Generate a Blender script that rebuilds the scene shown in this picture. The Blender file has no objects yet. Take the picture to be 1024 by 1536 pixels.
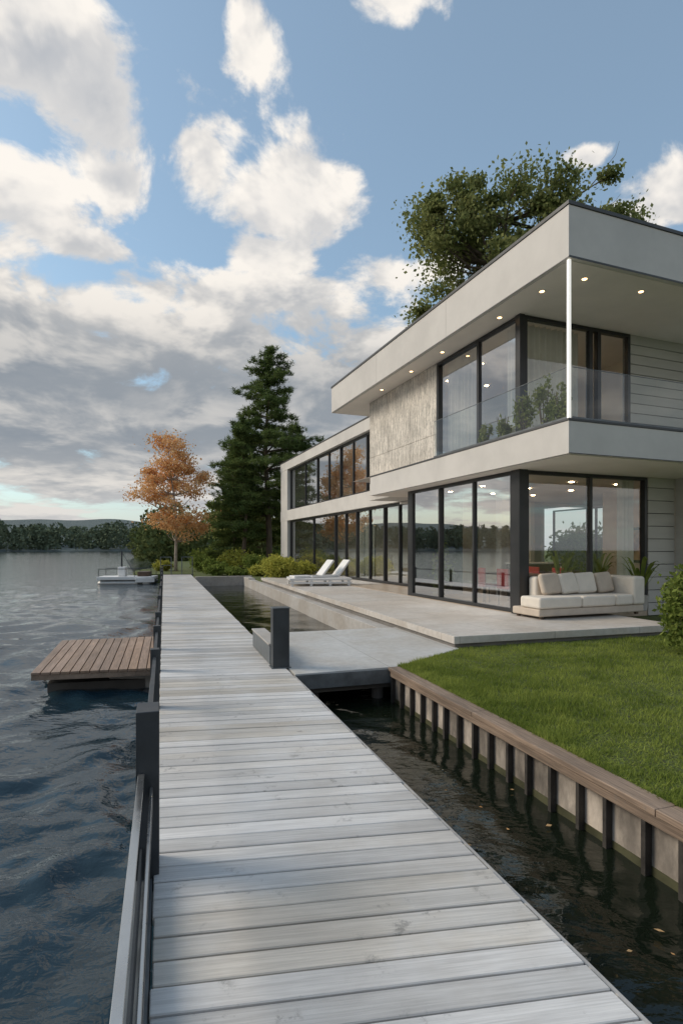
import bpy, bmesh, math, random
import numpy as np
from mathutils import Vector, Matrix
rad = math.radians
sc = bpy.context.scene
COL = sc.collection
rng = np.random.default_rng(7)
random.seed(7)

# ------------------------------------------------------------------ frames
DO = (-0.635, 1.848); DA = rad(17.67)          # dock frame (x = across, y = along)
HO = (4.0, 9.8);      HA = rad(21.09)          # house frame
def dl(t, s, z=0.0):
    c, sn = math.cos(DA), math.sin(DA)
    return (DO[0] + c*t - sn*s, DO[1] + sn*t + c*s, z)
def hl(t, s, z=0.0):
    c, sn = math.cos(HA), math.sin(HA)
    return (HO[0] + c*t - sn*s, HO[1] + sn*t + c*s, z)

# ------------------------------------------------------------------ node helpers
class NT:
    def __init__(s, tree): s.t = tree; s.n = tree.nodes; s.l = tree.links
    def put(s, sock, v):
        if v is None: return
        if isinstance(v, bpy.types.NodeSocket): s.l.new(v, sock)
        else: sock.default_value = v
    def m(s, op, a, b=None, c=None, clamp=False):
        n = s.n.new('ShaderNodeMath'); n.operation = op; n.use_clamp = clamp
        s.put(n.inputs[0], a); s.put(n.inputs[1], b); s.put(n.inputs[2], c)
        return n.outputs[0]
    def v(s, op, a, b=None):
        n = s.n.new('ShaderNodeVectorMath'); n.operation = op
        s.put(n.inputs[0], a); s.put(n.inputs[1], b)
        return n.outputs['Value'] if op in ('LENGTH', 'DOT_PRODUCT') else n.outputs[0]
    def noise(s, vec, scale, detail=4, rough=0.5, lac=2.0, dist=0.0):
        n = s.n.new('ShaderNodeTexNoise'); s.put(n.inputs['Vector'], vec)
        n.inputs['Scale'].default_value = scale; n.inputs['Detail'].default_value = detail
        n.inputs['Roughness'].default_value = rough; n.inputs['Lacunarity'].default_value = lac
        n.inputs['Distortion'].default_value = dist
        return n.outputs[0]
    def mix(s, f, a, b, mode='MIX'):
        n = s.n.new('ShaderNodeMix'); n.data_type = 'RGBA'; n.blend_type = mode
        s.put(n.inputs[0], f)
        s.put(n.inputs[6], (*a, 1) if isinstance(a, tuple) and len(a) == 3 else a)
        s.put(n.inputs[7], (*b, 1) if isinstance(b, tuple) and len(b) == 3 else b)
        return n.outputs[2]
    def ramp(s, f, lo, hi, a=0.0, b=1.0, smooth=True):
        n = s.n.new('ShaderNodeMapRange'); n.interpolation_type = 'SMOOTHSTEP' if smooth else 'LINEAR'
        s.put(n.inputs[0], f); n.inputs[1].default_value = lo; n.inputs[2].default_value = hi
        n.inputs[3].default_value = a; n.inputs[4].default_value = b
        return n.outputs[0]
    def mapping(s, vec, scale=(1, 1, 1), loc=(0, 0, 0), rot=(0, 0, 0)):
        n = s.n.new('ShaderNodeMapping'); s.put(n.inputs[0], vec)
        n.inputs['Location'].default_value = loc; n.inputs['Scale'].default_value = scale
        n.inputs['Rotation'].default_value = rot
        return n.outputs[0]
    def coord(s, which='Object'):
        return s.n.new('ShaderNodeTexCoord').outputs[which]
    def bump(s, h, strength, dist):
        n = s.n.new('ShaderNodeBump'); s.put(n.inputs['Height'], h)
        n.inputs['Strength'].default_value = strength; n.inputs['Distance'].default_value = dist
        return n.outputs[0]

def newmat(name):
    m = bpy.data.materials.new(name); m.use_nodes = True
    t = NT(m.node_tree); p = t.n['Principled BSDF']
    return m, t, p

def M(name, col, rough=0.6, var=0.12, scale=3.0, bump=0.0, bscale=60, metal=0.0, island=0.0, stretch=(1, 1, 1), stain=0.0):
    m, t, p = newmat(name)
    v = t.mapping(t.coord(), scale=stretch)
    n = t.noise(v, scale, 5, 0.6)
    f = t.ramp(n, 0.3, 0.7, 1-var, 1+var)
    if island:
        g = t.n.new('ShaderNodeNewGeometry').outputs['Random Per Island']
        f = t.m('MULTIPLY', f, t.ramp(g, 0, 1, 1-island, 1+island, False))
    if stain:
        n3 = t.noise(v, scale*0.35, 5, 0.65)
        f = t.m('MULTIPLY', f, t.ramp(n3, 0.35, 0.6, 1-stain, 1.0))
    c = t.v('MULTIPLY', (col[0], col[1], col[2]), None)
    cn = c.node
    cb = t.n.new('ShaderNodeCombineXYZ')
    for i in range(3): t.l.new(f, cb.inputs[i])
    t.l.new(cb.outputs[0], cn.inputs[1])
    t.l.new(c, p.inputs['Base Color'])
    p.inputs['Metallic'].default_value = metal
    if bump:
        n2 = t.noise(v, bscale, 4, 0.6)
        t.l.new(t.bump(n2, bump, 0.01), p.inputs['Normal'])
    t.l.new(t.ramp(n, 0.3, 0.7, max(rough-0.08, 0), min(1, rough+0.08)), p.inputs['Roughness'])
    return m

def leafmat(name, c1, c2, trans=0.35, patch=0.0):
    m = bpy.data.materials.new(name); m.use_nodes = True
    t = NT(m.node_tree); t.n.clear()
    out = t.n.new('ShaderNodeOutputMaterial')
    g = t.n.new('ShaderNodeNewGeometry').outputs['Random Per Island']
    n = t.noise(t.coord(), 0.7 if not patch else patch, 2, 0.6)
    f = t.m('MULTIPLY_ADD', g, 0.55, t.ramp(n, 0.35, 0.65, 0.0, 0.45))
    c = t.mix(f, c1, c2)
    d = t.n.new('ShaderNodeBsdfDiffuse'); t.l.new(c, d.inputs[0])
    tr = t.n.new('ShaderNodeBsdfTranslucent'); t.l.new(c, tr.inputs[0])
    mx = t.n.new('ShaderNodeMixShader'); mx.inputs[0].default_value = trans
    t.l.new(d.outputs[0], mx.inputs[1]); t.l.new(tr.outputs[0], mx.inputs[2]); t.l.new(mx.outputs[0], out.inputs[0])
    return m

# ------------------------------------------------------------------ geometry helpers
def empty(name, loc=(0, 0, 0), rz=0.0):
    e = bpy.data.objects.new(name, None); COL.objects.link(e)
    e.location = loc; e.rotation_euler = (0, 0, rz); e.empty_display_size = 0.3
    return e

class MB:
    def __init__(s): s.v = []; s.f = []; s.mi = []
    def box(s, x0, x1, y0, y1, z0, z1, mi=0, skew=0.0, mat=None):
        b = len(s.v)
        for z in (z0, z1):
            for (x, y) in ((x0, y0), (x1, y0), (x1, y1), (x0, y1)):
                p = (x, y - skew*x, z)
                if mat is not None: p = tuple(mat @ Vector(p))
                s.v.append(p)
        for f in ((3, 2, 1, 0), (4, 5, 6, 7), (0, 1, 5, 4), (1, 2, 6, 5), (2, 3, 7, 6), (3, 0, 4, 7)):
            s.f.append(tuple(b+i for i in f)); s.mi.append(mi)
    def poly(s, pts, z0, z1, mi=0):
        b = len(s.v); n = len(pts)
        for z in (z0, z1):
            for p in pts: s.v.append((p[0], p[1], z))
        s.f.append(tuple(b+i for i in reversed(range(n)))); s.mi.append(mi)
        s.f.append(tuple(b+n+i for i in range(n))); s.mi.append(mi)
        for i in range(n):
            j = (i+1) % n
            s.f.append((b+i, b+j, b+n+j, b+n+i)); s.mi.append(mi)
    def quad(s, *pts, mi=0):
        b = len(s.v); s.v += [tuple(p) for p in pts]; s.f.append(tuple(range(b, b+len(pts)))); s.mi.append(mi)
    def tube(s, path, radii, sides=8, mi=0, cap=True):
        path = [Vector(p) for p in path]; rings = []
        for i, p in enumerate(path):
            d = (path[min(i+1, len(path)-1)] - path[max(i-1, 0)])
            if d.length < 1e-6: d = Vector((0, 0, 1))
            d.normalize()
            a = d.cross(Vector((0, 0, 1)) if abs(d.z) < 0.9 else Vector((1, 0, 0))).normalized(); bb = d.cross(a)
            b0 = len(s.v)
            for k in range(sides):
                an = 2*math.pi*k/sides
                s.v.append(tuple(p + (a*math.cos(an) + bb*math.sin(an))*radii[i]))
            rings.append(b0)
        for i in range(len(rings)-1):
            for k in range(sides):
                k2 = (k+1) % sides
                s.f.append((rings[i]+k, rings[i+1]+k, rings[i+1]+k2, rings[i]+k2)); s.mi.append(mi)
        if cap:
            s.f.append(tuple(rings[0]+k for k in range(sides))); s.mi.append(mi)
            s.f.append(tuple(rings[-1]+k for k in reversed(range(sides)))); s.mi.append(mi)
    def obj(s, name, mats, parent=None, loc=None, rz=0.0, bevel=0.0, smooth=False, seg=2):
        me = bpy.data.meshes.new(name); me.from_pydata(s.v, [], s.f)
        if not isinstance(mats, (list, tuple)): mats = [mats]
        for m in mats: me.materials.append(m)
        me.polygons.foreach_set('material_index', s.mi)
        if smooth: me.polygons.foreach_set('use_smooth', [True]*len(s.f))
        me.update()
        o = bpy.data.objects.new(name, me); COL.objects.link(o)
        if parent: o.parent = parent
        if loc: o.location = loc
        o.rotation_euler = (0, 0, rz)
        if bevel:
            b = o.modifiers.new('Bevel', 'BEVEL'); b.width = bevel; b.segments = seg; b.limit_method = 'ANGLE'
        return o

def box(name, x0, x1, y0, y1, z0, z1, mat, parent=None, bevel=0.004, **k):
    b = MB(); b.box(x0, x1, y0, y1, z0, z1)
    return b.obj(name, mat, parent, bevel=bevel, **k)

def mesh_np(name, V, F, mat, parent=None, smooth=False):
    V = np.asarray(V, np.float32); F = np.asarray(F, np.int32)
    k = F.shape[1]
    me = bpy.data.meshes.new(name)
    me.vertices.add(len(V)); me.vertices.foreach_set('co', V.ravel())
    me.loops.add(F.size); me.loops.foreach_set('vertex_index', F.ravel())
    me.polygons.add(len(F)); me.polygons.foreach_set('loop_start', np.arange(0, F.size, k, dtype=np.int32))
    me.polygons.foreach_set('loop_total', np.full(len(F), k, np.int32))
    if smooth: me.polygons.foreach_set('use_smooth', np.ones(len(F), bool))
    me.update(calc_edges=True); me.validate()
    me.materials.append(mat)
    o = bpy.data.objects.new(name, me); COL.objects.link(o)
    if parent: o.parent = parent
    return o

def unit(a): return a/np.maximum(np.linalg.norm(a, axis=1, keepdims=True), 1e-6)
def leaves(C, size, el=1.7, updir=0.0):
    N = len(C); size = np.broadcast_to(size, (N,)).reshape(-1, 1)
    a = rng.normal(size=(N, 3)); a[:, 2] *= (1-updir*0.5); a = unit(a)
    b = unit(np.cross(a, rng.normal(size=(N, 3))))
    V = np.stack([C-a*size*el/2, C+b*size/2, C+a*size*el/2, C-b*size/2], 1).reshape(-1, 3)
    F = np.arange(4*N).reshape(-1, 4)
    return V, F

# ------------------------------------------------------------------ materials
bark = M('bark', (0.15, 0.115, 0.085), 0.9, 0.3, 6, 0.6, 20, stretch=(1, 1, 0.3))
barkl = M('bark_pale', (0.36, 0.30, 0.25), 0.9, 0.3, 6, 0.4, 20)
steel = M('dark_steel', (0.042, 0.048, 0.054), 0.42, 0.15, 4, 0.05, 80, metal=0.3)
steel2 = M('railing_steel', (0.14, 0.155, 0.165), 0.4, 0.2, 5, 0.08, 60, metal=0.4)
frame = M('window_frame', (0.022, 0.023, 0.025), 0.38, 0.1)
stucco = M('render_plaster', (0.64, 0.615, 0.58), 0.75, 0.05, 1.2, 0.10, 90, stain=0.08)
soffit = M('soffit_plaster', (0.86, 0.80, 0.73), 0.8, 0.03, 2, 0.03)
coping = M('roof_coping', (0.06, 0.062, 0.065), 0.5)
iwall = M('interior_wall', (0.78, 0.71, 0.62), 0.8, 0.04)
ifloor = M('interior_floor', (0.46, 0.37, 0.28), 0.35, 0.15, 3, stretch=(1, 8, 1))
siding = M('siding_paint', (0.50, 0.485, 0.455), 0.6, 0.06, 2, 0.1, 30, island=0.06, stretch=(0.4, 1, 3))
fabric = M('cream_fabric', (0.72, 0.66, 0.58), 0.95, 0.05, 5, 0.25, 220)
fabric2 = M('cushion_fabric', (0.54, 0.46, 0.38), 0.95, 0.07, 5, 0.25, 220)
white = M('white_paint', (0.80, 0.79, 0.77), 0.4, 0.04)
redp = M('red_upholstery', (0.50, 0.03, 0.025), 0.6, 0.1)
darkwood = M('dark_wood', (0.09, 0.055, 0.035), 0.5, 0.2)
curtm = M('curtain_cloth', (0.72, 0.69, 0.62), 0.9, 0.05)

def wood_mat(name, base, isl, grain, along='X', worn=0.0, rough=0.65, rotz=0.0):
    m, t, p = newmat(name)
    co = t.coord(); g = t.n.new('ShaderNodeNewGeometry').outputs['Random Per Island']
    off = t.n.new('ShaderNodeCombineXYZ'); t.l.new(t.m('MULTIPLY', g, 37.0), off.inputs[0]); t.l.new(t.m('MULTIPLY', g, 91.0), off.inputs[2])
    cr = t.mapping(co, rot=(0, 0, rotz)) if rotz else co
    co2 = t.v('ADD', cr, off.outputs[0])
    st = (0.7, 26, 26) if along == 'X' else (26, 0.7, 26)
    fine = t.noise(t.mapping(co2, scale=st), 4.0, 6, 0.65, dist=0.15)
    st2 = (0.5, 3.5, 3.5) if along == 'X' else (3.5, 0.5, 3.5)
    mid = t.noise(t.mapping(co2, scale=st2), 2.2, 4, 0.6)
    big = t.noise(co, 0.9, 5, 0.65)
    f = t.ramp(fine, 0.3, 0.7, 1-grain, 1+grain*0.6)
    f = t.m('MULTIPLY', f, t.ramp(mid, 0.3, 0.7, 1-grain*0.6, 1+grain*0.4))
    f = t.m('MULTIPLY', f, t.ramp(g, 0, 1, 1-isl, 1+isl*0.5, False))
    f = t.m('MULTIPLY', f, t.ramp(big, 0.3, 0.7, 0.86, 1.08))
    g2 = t.m('FRACT', t.m('MULTIPLY', g, 17.3))
    tint = t.mix(t.m('MULTIPLY', t.ramp(g2, 0.55, 0.9), 0.7), base, (base[0]*0.97, base[1]*0.91, base[2]*0.81))
    tint = t.mix(t.m('MULTIPLY', t.ramp(big, 0.45, 0.62), 0.4), tint, (base[0]*0.95, base[1]*1.0, base[2]*1.06))
    cb = t.n.new('ShaderNodeCombineXYZ')
    for i in range(3): t.l.new(f, cb.inputs[i])
    c = t.v('MULTIPLY', tint, cb.outputs[0])
    if worn:
        sp = t.noise(co2, 9, 6, 0.75)
        sp2 = t.noise(co, 2.1, 3, 0.5)
        k = t.m('MULTIPLY', t.ramp(sp, 0.56, 0.68), t.ramp(sp2, 0.46, 0.62))
        c = t.mix(t.m('MULTIPLY', k, worn), c, (0.16, 0.15, 0.14))
    t.l.new(c, p.inputs['Base Color'])
    t.l.new(t.ramp(fine, 0.2, 0.8, rough+0.1, rough-0.12), p.inputs['Roughness'])
    t.l.new(t.bump(fine, 0.35, 0.005), p.inputs['Normal'])
    return m
SK = 0.155
deckm = wood_mat('weathered_deck', (0.63, 0.605, 0.575), 0.24, 0.16, 'X', worn=0.6, rough=0.6, rotz=math.atan(SK))
brown = wood_mat('brown_decking', (0.36, 0.245, 0.175), 0.25, 0.28, 'Y', rough=0.55)
capw = wood_mat('timber_cap', (0.31, 0.225, 0.165), 0.25, 0.40, 'Y', worn=0.6, rough=0.7)
understr = M('dock_structure', (0.09, 0.085, 0.08), 0.8, 0.2)
wallc = M('seawall_concrete', (0.42, 0.365, 0.31), 0.85, 0.45, 4, 0.6, 30, stain=0.65, stretch=(1, 1, 0.5))

def conc(name, base, tile=None, rough=0.7, bumpk=0.15):
    m, t, p = newmat(name); co = t.coord()
    n1 = t.noise(co, 0.8, 7, 0.65); n2 = t.noise(co, 9, 5, 0.6)
    f = t.m('MULTIPLY', t.ramp(n1, 0.3, 0.7, 0.82, 1.1), t.ramp(n2, 0.3, 0.7, 0.92, 1.07))
    c0 = t.mix(t.ramp(n1, 0.4, 0.6), base, (base[0]*0.95, base[1]*0.99, base[2]*1.04))
    if tile:
        br = t.n.new('ShaderNodeTexBrick'); t.put(br.inputs['Vector'], co)
        br.inputs['Scale'].default_value = 1.0; br.inputs['Brick Width'].default_value = tile[0]; br.inputs['Row Height'].default_value = tile[1]
        br.inputs['Mortar Size'].default_value = tile[2]; br.offset = tile[3]
        br.inputs['Color1'].default_value = (0.93, 0.93, 0.93, 1); br.inputs['Color2'].default_value = (1.05, 1.04, 1.03, 1); br.inputs['Mortar'].default_value = (0.55, 0.53, 0.5, 1)
        br.inputs['Mortar Smooth'].default_value = 0.2
        c0 = t.mix(1.0, c0, br.outputs[0], 'MULTIPLY')
    cb = t.n.new('ShaderNodeCombineXYZ')
    for i in range(3): t.l.new(f, cb.inputs[i])
    t.l.new(t.v('MULTIPLY', c0, cb.outputs[0]), p.inputs['Base Color'])
    p.inputs['Roughness'].default_value = rough
    t.l.new(t.bump(n2, bumpk, 0.01), p.inputs['Normal'])
    return m
paver = conc('terrace_paving', (0.57, 0.515, 0.455), (1.8, 0.9, 0.006, 0.5), 0.55)
slabc = conc('concrete_edge', (0.44, 0.405, 0.365), None, 0.75, 0.25)

def traver():
    m, t, p = newmat('travertine_cladding'); co = t.coord()
    n1 = t.noise(t.mapping(co, scale=(6, 6, 0.7)), 2.5, 8, 0.75)
    n2 = t.noise(co, 1.6, 8, 0.7); n3 = t.noise(t.mapping(co, scale=(1, 1, 0.6)), 22, 5, 0.75)
    f = t.m('MULTIPLY', t.ramp(n1, 0.38, 0.62, 0.68, 1.12), t.ramp(n2, 0.35, 0.65, 0.80, 1.1))
    f = t.m('MULTIPLY', f, t.ramp(n3, 0.36, 0.5, 0.62, 1.0))
    cb = t.n.new('ShaderNodeCombineXYZ')
    for i in range(3): t.l.new(f, cb.inputs[i])
    c = t.v('MULTIPLY', t.mix(n2, (0.80, 0.75, 0.67), (0.70, 0.65, 0.58)), cb.outputs[0])
    t.l.new(c, p.inputs['Base Color']); p.inputs['Roughness'].default_value = 0.8
    t.l.new(t.bump(n3, 0.7, 0.025), p.inputs['Normal'])
    return m
trav = traver()

def glassmat(name, tint=(0.86, 0.9, 0.88), base=0.12, k=0.8, wavy=0.05):
    m = bpy.data.materials.new(name); m.use_nodes = True
    t = NT(m.node_tree); t.n.clear(); out = t.n.new('ShaderNodeOutputMaterial')
    tr = t.n.new('ShaderNodeBsdfTransparent'); tr.inputs[0].default_value = (*tint, 1)
    gl = t.n.new('ShaderNodeBsdfGlossy'); gl.inputs['Roughness'].default_value = 0.0; gl.inputs[0].default_value = (0.97, 0.98, 1, 1)
    lw = t.n.new('ShaderNodeLayerWeight'); lw.inputs[0].default_value = 0.5
    if wavy:
        n = t.noise(t.coord(), 0.5, 1, 0.5); t.l.new(t.bump(n, wavy, 0.02), gl.inputs['Normal'])
    f = t.m('MULTIPLY_ADD', t.m('POWER', lw.outputs['Facing'], 3.0), k, base, clamp=True)
    mx = t.n.new('ShaderNodeMixShader'); t.l.new(f, mx.inputs[0]); t.l.new(tr.outputs[0], mx.inputs[1]); t.l.new(gl.outputs[0], mx.inputs[2])
    t.l.new(mx.outputs[0], out.inputs[0])
    return m
glass = glassmat('window_glass', (0.95, 0.96, 0.94), 0.15, 0.8)
glassl = glassmat('coated_window_glass', (0.90, 0.92, 0.90), 0.48, 0.6)
glassr = glassmat('rear_window_glass', (0.82, 0.86, 0.84), 0.36, 0.8)
glassb = glassmat('balustrade_glass', (0.93, 0.97, 0.955), 0.06, 0.6, 0)

def emis(name, base, col, st):
    m = bpy.data.materials.new(name); m.use_nodes = True
    lp = m.node_tree.nodes['Principled BSDF']; lp.inputs['Base Color'].default_value = (*base, 1); lp.inputs['Emission Color'].default_value = (*col, 1); lp.inputs['Emission Strength'].default_value = st
    return m
lamp_m = emis('downlight_glow', (.8, .8, .8), (1, 0.62, 0.28), 6)
column_glow_m = emis('column_glow_white', (0.85, 0.85, 0.82), (1, 0.95, 0.86), 0.6)  # white corner column; its bright look is put in as faint emission

# ------------------------------------------------------------------ camera
cam = bpy.data.cameras.new('camera'); co = bpy.data.objects.new('camera', cam); COL.objects.link(co)
co.location = (0, 0, 2.02); co.rotation_euler = (rad(90), 0, 0)
cam.sensor_fit = 'HORIZONTAL'; cam.sensor_width = 36; cam.lens = 29.355; cam.shift_y = 0.0527
cam.clip_start = 0.05; cam.clip_end = 20000
sc.camera = co
sc.view_settings.view_transform = 'Standard'; sc.view_settings.look = 'None'; sc.view_settings.exposure = 0

# ------------------------------------------------------------------ sun + sky
SAZ, SEL = rad(-82), rad(33)
sd = Vector((math.sin(SAZ)*math.cos(SEL), math.cos(SAZ)*math.cos(SEL), math.sin(SEL)))
sun = bpy.data.lights.new('sun', 'SUN'); sun.energy = 2.3; sun.angle = rad(24); sun.color = (1, 0.87, 0.71)
so = bpy.data.objects.new('sun', sun); COL.objects.link(so); so.rotation_euler = sd.to_track_quat('Z', 'Y').to_euler(); so.location = (-20, 5, 20)

w = bpy.data.worlds.new('World'); sc.world = w; w.use_nodes = True
t = NT(w.node_tree); t.n.clear()
out = t.n.new('ShaderNodeOutputWorld'); bg = t.n.new('ShaderNodeBackground'); bg.inputs[1].default_value = 0.15
sky = t.n.new('ShaderNodeTexSky'); sky.sky_type = 'NISHITA'; sky.sun_disc = False
sky.sun_elevation = SEL; sky.sun_rotation = SAZ; sky.air_density = 1.0; sky.dust_density = 1.2; sky.ozone_density = 1.5
D0 = t.v('NORMALIZE', t.coord('Generated'))
BL = [(-.50, .670, .12, .065), (-.40, .635, .09, .085), (-.38, .55, .05, .05), (-.53, .50, .11, .055), (-.43, .455, .08, .03),
      (-.168, .735, .070, .085), (-.235, .620, .085, .085), (-.10, .560, .14, .085), (-.13, .480, .09, .04),
      (-.215, .420, .28, .050), (.085, .455, .10, .05), (-.496, .340, .30, .07), (-.15, .350, .38, .09),
      (.415, .572, .04, .018), (.545, .495, .10, .055), (.105, .785, .08, .035),
      (-1.3, .55, .25, .12), (-1.9, .35, .35, .12), (-1.0, .75, .2, .1), (2.4, .5, .5, .2)]
s3 = t.n.new('ShaderNodeSeparateXYZ'); t.l.new(D0, s3.inputs[0]); x, y, z = s3.outputs
az = t.m('ARCTAN2', x, y); el = t.m('ARCSINE', z)
cx = t.n.new('ShaderNodeCombineXYZ'); t.l.new(az, cx.inputs[0]); t.l.new(el, cx.inputs[1])
cur = None
for (a, e, ra, re) in BL:
    L = t.v('LENGTH', t.mapping(cx.outputs[0], scale=(1/ra, 1/re, 0), loc=(-a/ra, -e/re, 0)))
    cur = L if cur is None else t.m('SMOOTH_MIN', cur, L, 0.12)
blob = t.m('SUBTRACT', 1.0, cur)
bank = t.m('SUBTRACT', 1.35, t.m('ABSOLUTE', t.m('DIVIDE', t.m('SUBTRACT', el, 0.23), 0.17)))
blob = t.m('MAXIMUM', t.m('MAXIMUM', blob, bank), -0.8)
def cvec(vx, vy, vz):
    lz = t.m('MULTIPLY', t.m('LOGARITHM', t.m('ADD', t.m('MAXIMUM', vz, 0.0), 0.10), math.e), 0.85)
    cn = t.n.new('ShaderNodeCombineXYZ'); t.l.new(vx, cn.inputs[0]); t.l.new(vy, cn.inputs[1]); t.l.new(lz, cn.inputs[2])
    return cn.outputs[0]
V0 = cvec(x, y, z)
V1 = t.v('ADD', V0, (-0.030, 0.0, 0.060))
nA = t.noise(V0, 6.0, 9, 0.57, 2.1, 0.25)
nB = t.noise(V1, 6.0, 4, 0.57, 2.1, 0.25)
nL = t.noise(V0, 2.3, 1, 0.5)
Da = t.m('MULTIPLY_ADD', t.m('SUBTRACT', nA, 0.5), 2.2, t.m('MULTIPLY', blob, 0.50))
Da = t.m('MULTIPLY_ADD', t.m('SUBTRACT', nL, 0.5), 0.35, Da)
cover = t.ramp(Da, -0.04, 0.24)
thick = t.ramp(Da, 0.05, 0.80)
lit = t.ramp(t.m('SUBTRACT', nA, nB), -0.11, 0.15)
lit = t.m('MULTIPLY_ADD', t.m('SUBTRACT', 1.0, thick), 0.42, t.m('MULTIPLY', lit, 0.80), clamp=True)
low = t.ramp(el, 0.30, 0.52, 0.0, 1.0)
# broad dark belly of the cloud bank
belly = t.m('MULTIPLY', t.ramp(el, 0.40, 0.27, 0.0, 1.0), t.ramp(el, 0.07, 0.17, 0.0, 1.0))
belly = t.m('MULTIPLY', belly, t.ramp(t.m('MULTIPLY_ADD', nA, 0.7, t.m('MULTIPLY', nL, 0.3)), 0.38, 0.62, 1.0, 0.35))
lit = t.m('MULTIPLY', lit, t.m('MULTIPLY_ADD', belly, -0.80, 1.0))
shade = t.mix(low, (1.75, 2.0, 2.3), (3.3, 3.45, 3.7))
hi = t.mix(low, (5.6, 5.3, 4.9), (6.6, 6.25, 5.8))
ccol = t.mix(lit, shade, hi)
skm = t.v('MULTIPLY', sky.outputs[0], (1.15, 1.32, 1.25))
skm = t.mix(0.36, skm, (2.6, 3.2, 3.75))
haze = t.ramp(el, 0.0, 0.13, 1.0, 0.0)
warm = t.ramp(az, -2.2, 0.3, 1.0, 0.0)
hcol = t.mix(warm, (3.9, 4.1, 4.3), (6.2, 5.3, 4.3))
fin = t.mix(cover, skm, ccol)
fin = t.mix(t.m('MULTIPLY', haze, 0.75), fin, hcol)
t.l.new(fin, bg.inputs[0]); t.l.new(bg.outputs[0], out.inputs[0])

# ------------------------------------------------------------------ water
def build_water():
    a_f = np.linspace(rad(-62), rad(42), 620); a_b = np.linspace(rad(42), rad(298), 140)[1:-1]
    az = np.concatenate([a_f, a_b]); na = len(az)
    r = np.exp(np.linspace(math.log(1.2), math.log(4000), 760)); r = np.concatenate([[0.05, 0.4, 0.8], r]); nr = len(r)
    A, R = np.meshgrid(az, r); X = R*np.sin(A); Y = R*np.cos(A); Z = np.zeros_like(X)
    c, s = math.cos(DA), math.sin(DA)
    T = (X-DO[0])*c + (Y-DO[1])*s
    calm = 1 - 0.75*np.clip((T-0.5)/1.0, 0, 1)
    g = np.random.default_rng(3); n = 64
    lam = np.exp(g.uniform(math.log(0.17), math.log(1.6), n)); th = g.normal(rad(205), rad(48), n); ph = g.uniform(0, 6.28, n)
    WX = X + 0.35*np.sin(0.9*Y+0.4*X) + 0.2*np.sin(1.7*X-0.8*Y+1); WY = Y + 0.35*np.sin(0.8*X-0.5*Y+2) + 0.2*np.sin(1.9*Y+0.7*X)
    gust = 1.0 + 0.3*np.sin(0.35*X+0.6*np.sin(0.2*Y))*np.sin(0.27*Y+1.3)
    for l, a, p in zip(lam, th, ph):
        k = 2*math.pi/l; fade = np.clip(l/(0.045*R) - 0.6, 0, 1)
        w = np.sin(k*(WX*math.cos(a)+WY*math.sin(a))+p)
        w = 1-2*np.abs(np.sin(0.5*(k*(WX*math.cos(a)+WY*math.sin(a))+p)))**1.3 if l > 0.5 else w
        Z += 0.0064*l*w*fade
    Z *= calm*gust
    V = np.stack([X, Y, Z], -1).reshape(-1, 3)
    I = np.arange(nr*na).reshape(nr, na); J = np.roll(I, -1, axis=1)
    F = np.stack([I[:-1], I[1:], J[1:], J[:-1]], -1).reshape(-1, 4)
    m, t, p = newmat('lake_water')
    co = t.coord()
    n1 = t.noise(t.mapping(co, scale=(1, 1.3, 1)), 7, 3, 0.55, dist=0.4)
    n2 = t.noise(t.mapping(co, scale=(0.7, 1.2, 1)), 1.1, 4, 0.6, dist=0.3)
    sp = t.n.new('ShaderNodeSeparateXYZ'); t.l.new(t.mapping(co, rot=(0, 0, -DA)), sp.inputs[0])
    tt = t.ramp(sp.outputs[0], 0.2, 1.6)
    h = t.m('ADD', t.m('MULTIPLY', n1, 0.010), t.m('MULTIPLY', n2, 0.038))
    h = t.m('MULTIPLY', h, t.m('MULTIPLY_ADD', tt, -0.45, 1.0))
    t.l.new(t.bump(h, 1.0, 1.0), p.inputs['Normal'])
    t.l.new(t.mix(tt, (0.016, 0.036, 0.050), (0.008, 0.012, 0.007)), p.inputs['Base Color'])
    p.inputs['Roughness'].default_value = 0.05; p.inputs['IOR'].default_value = 1.333
    p.inputs['Specular IOR Level'].default_value = 0.75
    return mesh_np('lake_water', V, F, m, smooth=True)
build_water()

# ------------------------------------------------------------------ ground
def lawn_mat():
    m, t, p = newmat('lawn_ground'); co = t.coord()
    n = t.noise(co, 1.4, 5, 0.6); n2 = t.noise(co, 40, 4, 0.6)
    c = t.mix(n, (0.075, 0.105, 0.022), (0.13, 0.165, 0.04))
    c = t.mix(t.ramp(n2, 0.4, 0.7), c, (0.055, 0.055, 0.022))
    t.l.new(c, p.inputs['Base Color']); p.inputs['Roughness'].default_value = 0.95
    t.l.new(t.bump(n2, 0.8, 0.03), p.inputs['Normal'])
    return m
gm = lawn_mat()
pts = [dl(3.02, -12), dl(3.02, 4.9), dl(4.5, 5.8), dl(4.5, 28.6), dl(1.75, 28.6), dl(1.75, 33.2), dl(-1.2, 33.6), (-14.2, 38), (-15.5, 46), (-19, 62), (-30, 104), (-41, 110), (-44, 130), (-30, 300), (200, 400), (400, 200), (300, -200), (40, -60)]
gb = MB(); gb.poly([(p[0], p[1]) for p in pts], -1.5, 0.435)
g = gb.obj('ground', gm)
bm = bmesh.new(); bm.from_mesh(g.data); bmesh.ops.triangulate(bm, faces=bm.faces[:], ngon_method='EAR_CLIP'); bm.to_mesh(g.data); bm.free()
lb = MB(); lb.quad((-6000, -6000, -2.5), (6000, -6000, -2.5), (6000, 6000, -2.5), (-6000, 6000, -2.5)); lb.obj('lake_bed', M('lake_bed_mud', (0.04, 0.045, 0.03), 0.95))

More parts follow.
